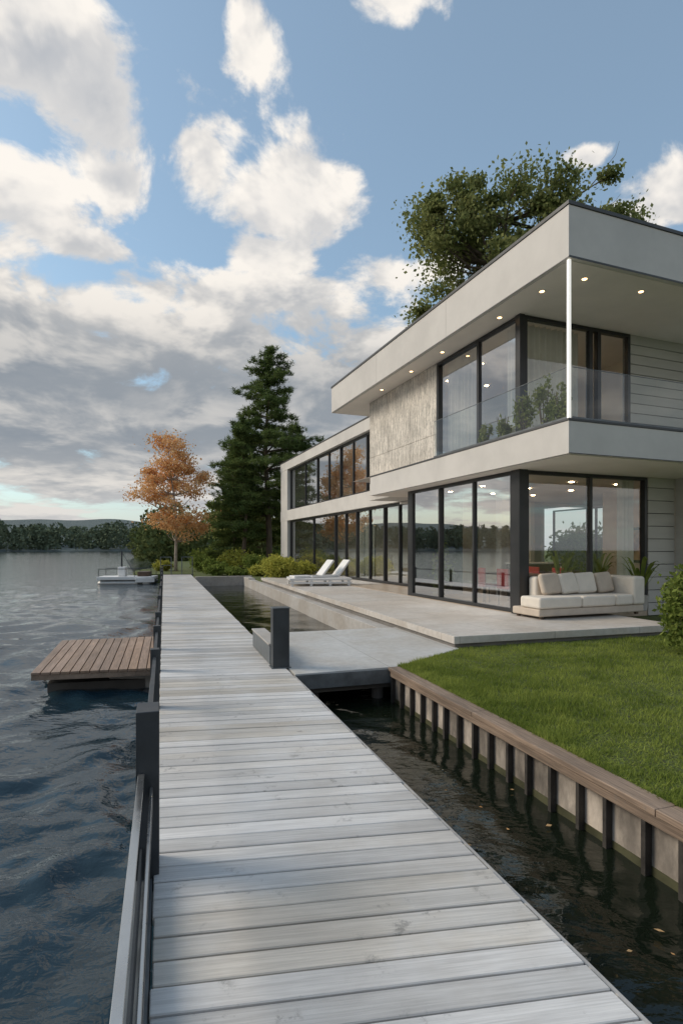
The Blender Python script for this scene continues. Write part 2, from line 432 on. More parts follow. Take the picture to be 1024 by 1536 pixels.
def grass():
    N = 290000
    k = rng.uniform(0, 1, N)
    T = 3.02 + (k**1.5)*13.0; S = -3.2 + rng.uniform(0, 1, N)*9.0
    ok = (T > 4.5) | (S < 4.9 + (T-3.02)*0.6); T = T[ok]; S = S[ok]; N = len(T)
    c, s = math.cos(DA), math.sin(DA)
    X = DO[0]+c*T-s*S; Y = DO[1]+s*T+c*S
    clump = np.sin(X*9+np.sin(Y*5)*2)*np.sin(Y*8+1+np.sin(X*4)*2)
    hgt = rng.uniform(0.022, 0.066, N)*(0.85+0.25*np.sin(X*2.1)*np.sin(Y*1.7+1)+0.35*clump); an = rng.uniform(0, 6.28, N); wd = rng.uniform(0.0025, 0.006, N)
    ln = rng.normal(0, 0.024, (N, 2))
    B = np.stack([X, Y, np.full(N, 0.434)], 1); d = np.stack([np.cos(an)*wd, np.sin(an)*wd, np.zeros(N)], 1)
    tip = B + np.stack([ln[:, 0], ln[:, 1], hgt], 1)
    V = np.stack([B-d, B+d, tip], 1).reshape(-1, 3)
    mesh_np('lawn_grass', V, np.arange(3*N).reshape(-1, 3), leafmat('grass_blades', (0.11, 0.165, 0.03), (0.37, 0.42, 0.10), 0.4, patch=1.6))
grass()

# ------------------------------------------------------------------ dock
DP = (DO[0], DO[1], 0)
dock = empty('wooden_dock', DP, DA)
b = MB(); pitch = 0.132
y = -3.4
while y < 32.6:
    dz = random.uniform(-0.0025, 0.0025); wv = random.uniform(-.0015, .0015)
    b.box(0.0+random.uniform(-.004, .004), 1.571+random.uniform(-.005, .005), y+wv, y+pitch-0.010, 0.40, 0.44+dz, skew=SK)
    y += pitch
b.obj('boards', deckm, dock, bevel=0.004, seg=1)
b = MB()
b.box(0.03, 0.11, -3.5, 32.5, 0.20, 0.394); b.box(1.46, 1.54, -3.6, 32.3, 0.20, 0.394); b.box(0.75, 0.83, -3.5, 32.4, 0.20, 0.394)
for k in range(12):
    s = -2+k*3.0
    b.tube([(0.2, s, -2.4), (0.2, s, 0.2)], [0.09, 0.09], 12); b.tube([(1.37, s, -2.4), (1.37, s, 0.2)], [0.09, 0.09], 12)
b.obj('substructure', understr, dock)
box('edge_curb', -0.115, -0.008, -3.4, 32.4, 0.30, 0.425, steel2, dock)
box('edge_trim', 1.583, 1.603, -3.6, 4.85, 0.33, 0.425, slabc, dock)

rail = empty('steel_railing', DP, DA)
b = MB()
posts = [0.93, 3.87, 5.6, 7.2, 10.4, 13.6, 17, 20.5, 24, 28, 32]
for n_, s in enumerate(posts):
    h = 1.23 if n_ == 0 else 1.02
    b.box(-0.085, 0.022 if n_ == 0 else 0.0, s-0.05, s+0.05 + (0.08 if n_ == 0 else 0), 0.36, h)
b.obj('posts', steel, rail, bevel=0.004)
b = MB(); b.box(-0.075, -0.045, -3.2, 0.877, 0.925, 0.937); b.box(-0.020, -0.008, -3.2, 0.877, 0.86, 0.872)
b.obj('top_rail', M('brushed_rail', (0.50, 0.50, 0.49), 0.28, 0.1, 4, metal=0.9), rail, bevel=0.002)
b = MB(); b.box(-0.070, -0.050, -3.2, 0.877, 0.895, 0.9245); b.box(-0.022, -0.006, -3.2, 0.877, 0.82, 0.8595); b.box(-0.066, -0.056, -3.2, 0.877, 0.44, 0.58); b.obj('rail_bars', steel, rail)
b = MB()
for s0, s1 in zip([1.07]+[p+.053 for p in posts[1:-1]], [p-.053 for p in posts[1:]]):
    b.box(-0.060, -0.030, s0, s1, 0.92, 0.95)
b.obj('rails', steel, rail)

bo = empty('dock_bollard', DP, DA)
box('post', 1.40, 1.62, 5.25, 5.42, 0.445, 1.22, steel, bo, bevel=0.006)
box('cap', 1.392, 1.628, 5.242, 5.428, 1.221, 1.235, steel2, bo, bevel=0.003)
box('base_plate', 1.38, 1.64, 5.23, 5.44, 0.4405, 0.452, steel2, bo, bevel=0.002)
lb = empty('mooring_box', DP, DA)
box('body', 1.40, 1.58, 5.5, 7.0, 0.443, 0.70, steel2, lb, bevel=0.01)
box('lid', 1.385, 1.595, 5.49, 7.01, 0.702, 0.725, slabc, lb, bevel=0.006)

pl = MB(); pl.poly([(1.606, 4.86), (3.0, 4.9), (4.47, 5.84), (4.47, 8.3), (1.606, 8.3)], 0.31, 0.438)
pf = pl.obj('concrete_walkway', conc('walkway_concrete', (0.54, 0.52, 0.485), (1.45, 40, 0.006, 0.0), 0.6), loc=DP, rz=DA, bevel=0.006)
u = MB(); u.box(1.7, 2.98, 4.95, 8.2, 0.16, 0.309)
for (a, c) in ((1.9, 5.1), (2.8, 5.1), (1.9, 8.0), (3.8, 8.0)): u.tube([(a, c, -2.4), (a, c, 0.3)], [0.08, 0.08], 12)
pe = empty('walkway_support', DP, DA)
u.obj('walkway_beam', understr, pe)
box('walkway_fascia', 1.606, 2.99, 4.835, 4.857, 0.24, 0.425, steel2, pe)

ter = empty('stone_terrace', DP, DA)
tp = MB(); tp.poly([(4.40, 5.87), (9.0, 5.87), (9.4, 24.2), (4.40, 24.2)], 0.50, 0.62); tp.obj('paving', paver, ter, bevel=0.008)
tp = MB(); tp.poly([(4.44, 5.92), (8.95, 5.92), (9.35, 24.1), (4.44, 24.1)], -1.4, 0.498); tp.obj('base', M('plinth_dark', (0.16, 0.15, 0.14), 0.8, 0.2, 3, 0.3, 30), ter)
box('ledge', 4.14, 4.438, 8.31, 26.5, -1.4, 0.41, slabc, ter, bevel=0.01)
q = MB(); q.box(1.606, 4.6, 28.3, 28.58, -1.4, 0.50); q.obj('canal_end_wall', slabc, loc=DP, rz=DA, bevel=0.01)
q = MB(); q.box(4.14, 4.49, 26.51, 28.29, -1.4, 0.46); q.obj('canal_side_wall', slabc, loc=DP, rz=DA, bevel=0.01)

rw = empty('retaining_wall', DP, DA)
b = MB(); b.box(2.93, 3.015, -8, 4.85, -1.5, 0.40); b.obj('concrete_face', wallc, rw)
b = MB(); s = 4.78
while s > -8:
    j = random.uniform(-.02, .02)
    b.box(2.875, 2.928, s-0.018+j, s+0.018+j, -0.6, 0.33); s -= 0.285
b.obj('sheet_piles', M('pile_steel', (0.04, 0.035, 0.03), 0.7, 0.4, 8, 0.3), rw, bevel=0.004)
b = MB(); s = 4.86
while s > -8:
    L = 2.1; b.box(2.855, 3.03, s-L+0.005, s, 0.402, 0.447+random.uniform(-.002, .002)); s -= L
b.obj('timber_cap', capw, rw, bevel=0.006)
b = MB(); b.box(2.865, 2.926, -8, 4.8, 0.335, 0.398, 0); b.obj('waler', capw, rw, bevel=0.004)
b = MB(); b.box(2.922, 2.9285, -8, 4.85, -0.5, 0.045); b.obj('waterline_algae', M('algae', (0.06, 0.06, 0.03), 0.5, 0.4, 5), rw)

# ------------------------------------------------------------------ swim platform
sp = empty('swim_platform', (0, 0, 0))
NL, NR, FR, FL = Vector((-4.27, 7.64, 0)), Vector((-2.66, 7.98, 0)), Vector((-3.55, 10.85, 0)), Vector((-5.2, 10.35, 0))
b = MB(); nb = 13
for i in range(nb):
    a0, a1 = i/nb+0.004, (i+1)/nb-0.004
    p = [NL.lerp(NR, a0), NL.lerp(NR, a1), FL.lerp(FR, a1), FL.lerp(FR, a0)]
    k = len(b.v)
    for z in (0.265, 0.30):
        for q_ in p: b.v.append((q_.x, q_.y, z))
    for f in ((3, 2, 1, 0), (4, 5, 6, 7), (0, 1, 5, 4), (1, 2, 6, 5), (2, 3, 7, 6), (3, 0, 4, 7)): b.f.append(tuple(k+j for j in f)); b.mi.append(0)
R = Matrix.Rotation(-DA, 4, 'Z'); b.v = [tuple(R @ Vector(p)) for p in b.v]
b.obj('boards', brown, sp, rz=DA, bevel=0.004)
def inset(p, k): c = (NL+NR+FR+FL)/4; return c+(p-c)*k
b = MB(); P4 = [inset(p, 0.99) for p in (NL, NR, FR, FL)]; b.poly([(p.x, p.y) for p in P4], 0.19, 0.262); b.obj('fascia', capw, sp)
b = MB(); P4 = [inset(p, 0.80) for p in (NL, NR, FR, FL)]; b.poly([(p.x, p.y) for p in P4], -0.2, 0.08, 0); b.obj('float', understr, sp)
b = MB(); b.box(-3.45, -2.75, 8.25, 8.6, -0.5, 0.188); b.obj('concrete_pier', slabc, sp, bevel=0.02)

# ------------------------------------------------------------------ house
H = empty('modern_house', (HO[0], HO[1], 0), HA)
def glazing(nm, axis, fix, stops, z0, z1, fw=0.06, dep=0.09, parent=H, gl=glass, thick=None):
    b = MB(); thick = thick or {}
    h = dep/2; a0, a1 = stops[0], stops[-1]; z0 += 0.003; z1 -= 0.003
    def bx(p0, p1, za, zb, hh=h):
        if axis == 'y': b.box(fix-hh, fix+hh, p0, p1, za, zb)
        else: b.box(p0, p1, fix-hh, fix+hh, za, zb)
    bx(a0, a1, z0, z0+fw); bx(a0, a1, z1-fw, z1)
    for i, s in enumerate(stops):
        ww = thick.get(i, fw)/2
        p0 = s if i == 0 else s-ww; p1 = s if i == len(stops)-1 else s+ww
        if i == 0: p1 = s+2*ww
        if i == len(stops)-1: p0 = s-2*ww
        bx(p0, p1, z0+fw, z1-fw, h*1.02)
    b.obj(nm+'_frame', frame, parent, bevel=0.003)
    g_ = MB()
    for i in range(len(stops)-1):
        o_ = fix + (0.012 if i % 2 else -0.012)
        p0, p1 = stops[i]+0.01, stops[i+1]-0.01
        tl = random.uniform(-0.005, 0.005)
        if axis == 'y': g_.quad((o_+tl, p0, z0+.01), (o_-tl, p1, z0+.01), (o_-tl, p1, z1-.01), (o_+tl, p0, z1-.01))
        else: g_.quad((p0, o_+tl, z0+.01), (p1, o_-tl, z0+.01), (p1, o_-tl, z1-.01), (p0, o_+tl, z1-.01))
    g_.obj(nm+'_glass', gl, parent)

b = MB(); b.poly([(0, 0), (10.5, 0), (10.5, 10.27), (0.74, 10.27), (0.74, 8.57), (0, 8.57)], 3.69, 4.27); b.obj('balcony_slab', stucco, H, bevel=0.006)
b = MB(); b.poly([(-.012, -.012), (10.5, -.012), (10.5, 10.28), (0.728, 10.28), (0.728, 8.582), (-.012, 8.582)], 4.273, 4.315); b.obj('slab_coping', coping, H, bevel=0.004)
box('balcony_floor', 0.08, 10.4, 0.08, 10.2, 4.316, 4.325, paver, H)
box('roof_fascia', 0, 10.5, 0, 12.17, 7.15, 8.08, stucco, H, bevel=0.006)
box('roof_coping', -.02, 10.52, -.02, 12.19, 8.083, 8.15, coping, H, bevel=0.004)
box('fascia_drip_trim', 0.0, 10.5, -0.008, -0.001, 7.15, 7.185, coping, H, bevel=0)
box('slab_drip_trim', 0.0, 10.5, -0.008, -0.001, 3.69, 3.705, coping, H, bevel=0)
box('roof_joint', -0.006, -0.001, 0, 12.1, 7.15, 7.162, coping, H, bevel=0)
b = MB()
for q_ in (4.05, 8.1): b.box(-0.0015, 0.002, q_-.004, q_+.004, 7.17, 8.07); b.box(q_-.5-.004, q_-.5+.004, -0.0015, .002, 7.19, 8.07)
b.obj('panel_joints', M('joint_sealant', (0.3, 0.28, 0.26), 0.8), H)
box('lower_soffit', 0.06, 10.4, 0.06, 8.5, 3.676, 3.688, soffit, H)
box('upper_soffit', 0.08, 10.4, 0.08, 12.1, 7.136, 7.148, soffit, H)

glazing('upper_side', 'y', 0.80, [2.24, 3.80, 5.72], 4.33, 7.13, 0.08, 0.12, gl=glassl)
glazing('upper_front', 'x', 2.28, [0.86, 2.75, 3.0, 3.96], 4.33, 7.13, 0.08, 0.12, thick={1: .1, 2: .1})
box('upper_corner_post', 0.72, 0.855, 2.20, 2.36, 4.327, 7.134, frame, H)
b = MB(); zc = [4.33, 5.18, 7.134]
ys = [5.74, 7.25, 8.76, 10.27]
for i in range(3):
    for k in range(2):
        b.box(0.74, 0.80, ys[i]+.006, ys[i+1]-.006, zc[k]+.004, zc[k+1]-.004)
b.obj('travertine_cladding', trav, H, bevel=0.004)
box('upper_side_wall', 0.803, 1.0, 5.73, 10.25, 4.327, 7.134, understr, H)
b = MB(); b.box(1.003, 10.4, 10.0, 10.25, 4.327, 7.134); b.box(5.4, 5.5, 2.5, 9.99, 4.327, 7.134); b.box(1.003, 10.4, 2.48, 10.2, 4.326, 4.332); b.obj('upper_inner_walls', iwall, H)
def sidingwall(nm, x0, x1, y, z0, z1, pitch=0.235, depth=0.03):
    b = MB(); z = z0
    while z < z1-0.02:
        zt = min(z+pitch-0.014, z1); b.box(x0, x1, y-depth, y, z, zt); z += pitch
    b.obj(nm, siding, H, bevel=0.005)
    box(nm+'_backing', x0, x1, y+0.001, y+0.2, z0, z1, frame, H)
sidingwall('upper_siding', 3.99, 10.4, 2.27, 4.327, 7.134)
def curtain(nm, axis, fix, a0, a1, z0, z1, amp=0.05, wl=0.16):
    n = int((a1-a0)/0.02); V = []; F = []
    for i in range(n+1):
        a = a0+(a1-a0)*i/n; w_ = fix+amp*math.sin(a/wl*6.28)+0.015*math.sin(a*17)
        for z in (z0, z1): V.append((w_, a, z) if axis == 'y' else (a, w_, z))
    for i in range(n): F.append((2*i, 2*i+2, 2*i+3, 2*i+1))
    me = bpy.data.meshes.new(nm); me.from_pydata(V, [], F); me.materials.append(curtm)
    for p in me.polygons: p.use_smooth = True
    o = bpy.data.objects.new(nm, me); COL.objects.link(o); o.parent = H
curtain('curtain_upper_a', 'y', 1.05, 4.2, 5.6, 4.34, 7.1)
curtain('curtain_upper_b', 'x', 2.6, 1.1, 2.7, 4.34, 7.1)
curtain('curtain_upper_c', 'y', 1.05, 2.5, 3.1, 4.34, 7.1)

def balus(nm, axis, fix, stops):
    b = MB(); g_ = MB()
    for i in range(len(stops)-1):
        p0, p1 = stops[i]+.008, stops[i+1]-.008
        if axis == 'y':
            g_.quad((fix, p0, 4.33), (fix, p1, 4.33), (fix, p1, 5.24), (fix, p0, 5.24)); b.box(fix-.008, fix+.008, p0, p1, 5.2402, 5.25)
        else:
            g_.quad((p0, fix, 4.33), (p1, fix, 4.33), (p1, fix, 5.24), (p0, fix, 5.24)); b.box(p0, p1, fix-.008, fix+.008, 5.2402, 5.25)
    g_.obj(nm+'_glass', glassb, H)
    if axis == 'y': b.box(fix-.02, fix+.02, stops[0], stops[-1], 4.317, 4.36)
    else: b.box(stops[0], stops[-1], fix-.02, fix+.02, 4.317, 4.36)
    b.obj(nm+'_channel', steel2, H)
balus('balustrade_side', 'y', 0.06, [0.12, 1.65, 3.2, 4.7])
balus('balustrade_front', 'x', 0.06, [0.12, 2.2, 4.3, 6.4, 8.5, 10.4])
box('corner_column', 0.02, 0.075, 0.02, 0.075, 4.317, 7.135, column_glow_m, H, bevel=0.006)
b = MB(); ring = MB()
for (x, y) in ((0.45, 1.2), (0.45, 2.55), (0.42, 4.9), (0.42, 6.6), (0.42, 8.6), (0.85, 0.5), (2.3, 0.5), (4.1, 0.9), (6, 1)):
    b.tube([(x, y, 7.125), (x, y, 7.134)], [0.045, 0.045], 16); ring.tube([(x, y, 7.13), (x, y, 7.1355)], [0.065, 0.065], 20)
b.obj('downlights', lamp_m, H); ring.obj('downlight_trims', white, H)
b = MB()
for (x, y, z) in [(1.6+1.5*i, 3.2+1.6*j, 3.66) for i in range(3) for j in range(3)] + [(1.9+1.4*i, 3.6+1.7*j, 7.12) for i in range(2) for j in range(3)]:
    b.tube([(x, y, z), (x, y, z+.012)], [0.06, 0.06], 14)
b.obj('added_glow_discs', emis('added_interior_glow', (.8, .8, .8), (1, 0.72, 0.42), 34), H)  # added glowing ceiling discs that warm and brighten the rooms

glazing('ground_side', 'y', 0.50, [2.10, 3.55, 5.10, 6.65], 0.64, 3.674, 0.075, 0.12, gl=glassl)
glazing('ground_front', 'x', 1.95, [0.63, 2.42, 4.12], 0.64, 3.674, 0.075, 0.12)
box('corner_post', 0.40, 0.62, 1.82, 2.09, 0.622, 3.674, frame, H, bevel=0.006)
sidingwall('ground_siding', 4.13, 5.0, 1.9, 0.44, 3.674, 0.30)
sidingwall('ground_siding_b', 5.01, 10.4, 1.45, 0.44, 3.674, 0.30)
box('siding_return', 4.99, 5.005, 1.46, 1.86, 0.44, 3.674, siding, H)
b = MB(); b.box(0.45, 10.4, 1.9, 12.0, -0.2, 0.632); b.box(2.2, 8.4, 12.01, 26.85, -0.2, 0.632); b.obj('floor', ifloor, H)
box('return_wall', 0.44, 2.2, 6.66, 6.85, 0.634, 3.674, frame, H)
b = MB(); b.box(6.2, 6.35, 2.2, 5.2, 0.634, 3.674); b.box(6.2, 6.35, 8.4, 12.0, 0.634, 3.674); b.box(2.6, 3.9, 8.2, 8.35, 0.634, 3.674); b.obj('ground_inner_walls', iwall, H)
box('inner_column', 2.5, 2.75, 5.2, 5.45, 0.634, 3.674, white, H)
glazing('right_side', 'y', 10.35, [2.2, 4.5, 7, 9.5, 11.9], 0.64, 3.674)
curtain('curtain_ground_a', 'x', 2.2, 3.55, 4.0, 0.65, 3.65)

X0 = 2.18
box('rear_roof', X0-0.25, 8.5, 12.2, 27.0, 6.84, 7.34, stucco, H, bevel=0.006)
box('rear_roof_b', X0-0.25, 8.5, 10.3, 12.195, 6.84, 7.12, stucco, H, bevel=0.006)
box('rear_coping', X0-0.27, 8.52, 12.2, 27.02, 7.343, 7.40, coping, H, bevel=0.004)
box('rear_mid_band', X0-0.25, 8.5, 10.29, 26.95, 3.70, 4.33, stucco, H, bevel=0.006)
box('rear_mid_band_b', X0-0.25, 8.5, 8.6, 10.28, 3.60, 3.672, stucco, H)
box('rear_end_pier', X0-0.24, 8.4, 25.4, 26.9, 0.622, 3.698, stucco, H, bevel=0.006)
box('rear_end_pier_upper', X0-0.24, 8.4, 25.4, 26.9, 4.333, 6.838, stucco, H, bevel=0.006)
glazing('rear_upper', 'y', X0, [10.3, 12.1, 13.7, 15.2, 16.8, 18.4, 20.2, 22.3, 25.38], 4.335, 6.838, 0.09, 0.12, gl=glassr)
glazing('rear_ground', 'y', X0, [6.9, 8.6, 9.6, 10.7, 12.0, 13.4, 14.8, 16.1, 17.5, 20.8, 25.38], 0.64, 3.69, 0.09, 0.14, gl=glassr)
curtain('curtain_rear', 'y', X0+0.3, 13.6, 15.6, 0.65, 3.68)
b = MB(); b.box(8.3, 8.45, 10.3, 26.9, 0.64, 3.698); b.box(8.3, 8.45, 10.3, 26.9, 4.333, 6.838); b.box(5.0, 5.1, 15, 25, 0.64, 3.69); b.box(5.0, 5.1, 13, 25, 4.333, 6.838); b.obj('rear_inner_walls', iwall, H)

# ------------------------------------------------------------------ sofas
def sofa(name, loc, rz):
    S = empty(name, loc, rz)
    box('base', 0.20, 2.95, 0.98, 1.80, 0.05, 0.20, fabric2, S, bevel=0.03, seg=4)
    for i, (a, c) in enumerate(((0.19, 1.25), (1.26, 2.14), (2.15, 2.62))):
        box(f'seat_{i}', a, c, 0.95, 1.55, 0.205, 0.43, fabric, S, bevel=0.05, seg=4)
    box('arm', 2.63, 2.96, 0.95, 1.80, 0.20, 0.80, fabric, S, bevel=0.06, seg=4)
    box('backrest', 0.62, 2.625, 1.58, 1.82, 0.20, 0.80, fabric, S, bevel=0.06, seg=4)
    for i, (a, ang, m_) in enumerate(((0.75, .28, fabric2), (1.22, .32, fabric), (1.68, .25, fabric), (2.2, .3, fabric2))):
        b = MB(); b.box(-0.24, 0.24, -0.07, 0.07, -0.22, 0.22)
        o = b.obj(f'cushion_{i}', m_, S, bevel=0.065, seg=5); o.location = (a+.12, 1.46, 0.66); o.rotation_euler = (-ang, random.uniform(-.08, .08), random.uniform(-.15, .15))
        for p in o.data.polygons: p.use_smooth = True
    b = MB()
    for x in (0.3, 2.8):
        for y_ in (1.05, 1.72): b.box(x-.03, x+.03, y_-.03, y_+.03, 0.0, 0.05)
    b.obj('feet', darkwood, S)
sofa('outdoor_sofa', (HO[0], HO[1], 0.622), HA)
sofa('indoor_sofa', hl(2.9, 5.2, 0.634), HA)

# ------------------------------------------------------------------ loungers
L = empty('sun_lounger_platform', (-0.85, 21.0, 0.622), rad(10))
b = MB(); b.box(-1.15, 1.15, -0.6, 0.9, 0.20, 0.28)
for x in (-1.05, -0.35, 0.35, 1.05): b.box(x-.05, x+.05, -0.58, -0.5, 0, 0.198); b.box(x-.05, x+.05, 0.8, 0.88, 0, 0.198)
b.box(-1.15, 1.15, -0.6, -0.55, 0.08, 0.15)
b.obj('frame', white, L, bevel=0.01)
for k in (0, 1):
    lo = empty('sun_lounger', (-1.05+k*0.62, 21.05+k*0.25, 0.905), rad(-62))
    b = MB(); b.box(-0.27, 0.27, -0.9, 0.25, 0.0, 0.09); b.obj('seat_pad', white, lo, bevel=0.03, seg=3)
    Rm = Matrix.Translation((0, 0.26, 0.02)) @ Matrix.Rotation(rad(50), 4, 'X')
    b = MB(); b.box(-0.27, 0.27, 0.0, 0.78, 0.0, 0.08, mat=Rm); b.obj('backrest', white, lo, bevel=0.02, seg=3)

# ------------------------------------------------------------------ dining set inside
def chair(name, x, y, rz, mat):
    e = empty(name, hl(x, y, 0.634), HA+rz)
    box('seat', -.23, .23, -.23, .23, .43, .50, mat, e, bevel=0.02); box('back', -.22, .22, .19, .24, .50, .90, mat, e, bevel=0.02)
    b = MB()
    for a in (-.2, .2):
        for c in (-.2, .2): b.tube([(a, c, 0), (a*.92, c*.92, .43)], [.014, .018], 8)
    b.obj('legs', steel, e)
TB = empty('dining_table', hl(1.7, 3.5, 0.634), HA)
box('top', -.45, .45, -.95, .95, .72, .76, darkwood, TB, bevel=.008)
b = MB()
for a in (-.38, .38):
    for c in (-.85, .85): b.tube([(a, c, 0), (a, c, .72)], [.025, .03], 8)
b.obj('legs', steel, TB)
for i, (x, y, r_) in enumerate(((1.1, 3.0, 1.57), (1.1, 3.9, 1.57), (2.3, 3.0, -1.57), (2.3, 3.9, -1.57))): chair('dining_chair', x, y, r_, redp)
KC = empty('media_cabinet', hl(3.1, 4.6, 0.634), HA)
box('body', -.7, .7, -.25, .25, .08, .95, darkwood, KC, bevel=.01); box('worktop', -.73, .73, -.27, .27, .952, .99, white, KC, bevel=.005)
box('plinth', -.66, .66, -.2, .2, 0, .078, frame, KC)
FA = empty('framed_picture', hl(6.18, 3.8, 2.1), HA)
box('frame', -.04, 0, -.7, .7, -.5, .5, frame, FA); box('canvas', -.045, -.041, -.62, .62, -.42, .42, M('painting', (0.4, 0.25, 0.15), .8, .6, 2), FA, bevel=0)
PN = empty('pendant_lamp', hl(1.7, 3.5, 2.55), HA)
b = MB(); b.tube([(0, 0, 0), (0, 0, .06), (0, 0, .22), (0, 0, .26)], [.26, .24, .06, .02], 24); b.obj('shade', darkwood, PN)
b = MB(); b.tube([(0, 0, .26), (0, 0, 1.1)], [.006, .006], 6); b.obj('cord', frame, PN)

# ------------------------------------------------------------------ boat
BT = empty('pontoon_boat', (-12.1, 31.6, 0), rad(8))
b = MB()
for x in (-0.55, 0.55): b.tube([(-1.5, x, 0.02), (-1.3, x, 0.05), (1.2, x, 0.05), (1.55, x, 0.16)], [0.08, 0.2, 0.2, 0.05], 12)
b.obj('pontoons', M('aluminium', (0.45, 0.45, 0.44), 0.4, 0.1, metal=0.6), BT, smooth=True)
box('deck', -1.5, 1.5, -0.8, 0.8, 0.24, 0.42, white, BT, bevel=0.02)
box('console', -0.5, -0.1, -0.3, 0.3, 0.421, 0.95, white, BT, bevel=0.04)
b = MB(); b.tube([(-0.35, 0, 0.34), (-0.35, 0, 1.85)], [0.055, 0.04], 8)
for x in (-1.4, 0.5, 1.4):
    for y_ in (-.74, .74): b.tube([(x, y_, .34), (x, y_, .85)], [.018, .018], 6)
for y_ in (-.74, .74): b.tube([(-1.4, y_, .85), (1.4, y_, .85)], [.018, .018], 6)
b.tube([(-.3, 0, 1.7), (.45, 0, .42)], [.015, .015], 5)
b.obj('mast_and_rails', steel, BT); box('bench', 0.6, 1.2, -.5, .5, .421, .68, darkwood, BT, bevel=.03)
GW = empty('dock_gate', dl(0.75, 32.3), DA)
b = MB()
for x in (-.9, -.3, .3, .9): b.tube([(x, 0, .3), (x, 0, 1.5)], [.03, .03], 6)
b.tube([(-.9, 0, 1.48), (-.3, 0, 1.48)], [.02, .02], 6); b.tube([(.3, 0, 1.48), (.9, 0, 1.48)], [.02, .02], 6)
b.tube([(-.9, 0, 1.0), (-.3, 0, 1.0)], [.02, .02], 6); b.obj('rails', steel2, GW)
FD = empty('side_pontoon', (-10.9, 32.2, 0), DA); box('deck', -0.9, 0.1, -1.2, 1.2, 0.1, 0.36, white, FD, bevel=.02); box('float', -0.8, 0.0, -1.1, 1.1, -.2, 0.098, understr, FD)

# ------------------------------------------------------------------ trees
def deciduous(name, base, blobs, nclump, nleaf, lsize, mat, bmat, trunk_top, r0=0.22, csig=0.5, ydepth=1.0, flat=0.55):
    e = empty(name, (0, 0, 0)); b = MB(); base = Vector(base); top = Vector(trunk_top)
    tp = []
    for i in range(9):
        f = i/8; p = base.lerp(top, f); p.x += 0.25*math.sin(f*5)*f; p.y += 0.2*math.sin(f*4+1)*f; tp.append(p)
    b.tube(tp, [r0*(1-0.8*i/8) for i in range(9)], 10)
    C = []; W = np.array([bb[3]*bb[4]*bb[4] for bb in blobs]); W = W/W.sum()
    for i in range(nclump):
        bb = blobs[rng.choice(len(blobs), p=W)]
        v = unit(rng.normal(size=(1, 3)))[0]*rng.uniform(0.25, 1.25)**0.5
        c = Vector((bb[0]+v[0]*bb[3], bb[1]+v[1]*bb[3]*ydepth, bb[2]+v[2]*bb[4])); C.append(c)
        st = min(range(9), key=lambda k: (tp[k]-c).length + (0 if tp[k].z < c.z-0.3 else 2.0)); s0 = tp[st]
        mid = s0.lerp(c, 0.5)+Vector((random.uniform(-.3, .3), random.uniform(-.3, .3), -0.12*(c-s0).length))
        rr = max(0.02, 0.014*(c-s0).length)
        b.tube([s0, s0.lerp(mid, .5)+Vector((0, 0, -.03)), mid, mid.lerp(c, .55), c], [rr*1.6, rr*1.2, rr, rr*.6, 0.008], 5, cap=False)
        for k in range(3):
            d = Vector(rng.normal(size=3))*csig*0.9; b.tube([mid.lerp(c, .6+.12*k), c+d*.6, c+d], [rr*.4, .01, .005], 4, cap=False)
    b.obj('trunk_and_limbs', bmat, e, smooth=True)
    C = np.array([list(c) for c in C])
    sig = csig*rng.uniform(0.35, 1.25, (nclump, 1))
    idx = np.repeat(np.arange(nclump), nleaf)
    P = C[idx] + rng.normal(size=(len(idx), 3))*sig[idx]*np.array([1, 1, flat])
    V, F = leaves(P, lsize*rng.uniform(0.6, 1.3, len(P)), 1.5)
    mesh_np('foliage', V, F, mat, e)
    return e

lf_tree = leafmat('tree_leaves', (0.13, 0.17, 0.055), (0.36, 0.37, 0.15), 0.48)
lf_or = leafmat('autumn_leaves', (0.64, 0.31, 0.11), (0.93, 0.66, 0.36), 0.4)
lf_pine = leafmat('pine_needles', (0.065, 0.11, 0.036), (0.21, 0.26, 0.09), 0.25)
lf_far = leafmat('hazy_distant_foliage', (0.085, 0.115, 0.08), (0.15, 0.18, 0.115), 0.1, patch=0.02)  # air haze of the distance put into the leaf colour
lf_shrub = leafmat('shrub_leaves', (0.10, 0.15, 0.03), (0.28, 0.33, 0.09), 0.35, patch=3)
lf_yel = leafmat('golden_shrub_leaves', (0.26, 0.28, 0.05), (0.55, 0.52, 0.12), 0.35, patch=3)

deciduous('poplar_tree', (8.2, 27.5, 0.4), [(7.7, 26.5, 17.2, 3.3, 2.2), (11.6, 26.8, 17.9, 2.6, 1.2), (5.4, 26.2, 17.0, 1.8, 1.9), (3.6, 26, 14.2, 1.8, 1.2), (6.5, 26.3, 15.0, 2.6, 1.6), (9.6, 26.3, 16.6, 2.6, 1.6)],
          92, 340, 0.13, lf_tree, bark, (8.0, 26.5, 17.5), 0.32, 0.50)
deciduous('autumn_birch_tree', (-11.3, 38.0, 0.3), [(-11.7, 38, 7.9, 1.4, 1.6), (-11.9, 38, 5.9, 2.1, 1.5), (-11.0, 38, 3.9, 1.8, 1.3), (-9.9, 38, 7.0, .9, .8)],
          70, 190, 0.115, lf_or, barkl, (-11.5, 38, 8.8), 0.12, 0.42)
deciduous('maple_tree', (-8.3, 46, 0.4), [(-8.6, 46, 4.6, 2.2, 1.8), (-6, 46.5, 4.0, 2.0, 1.5)], 50, 170, 0.2, lf_tree, bark, (-8.0, 46, 5), 0.15, 0.5)

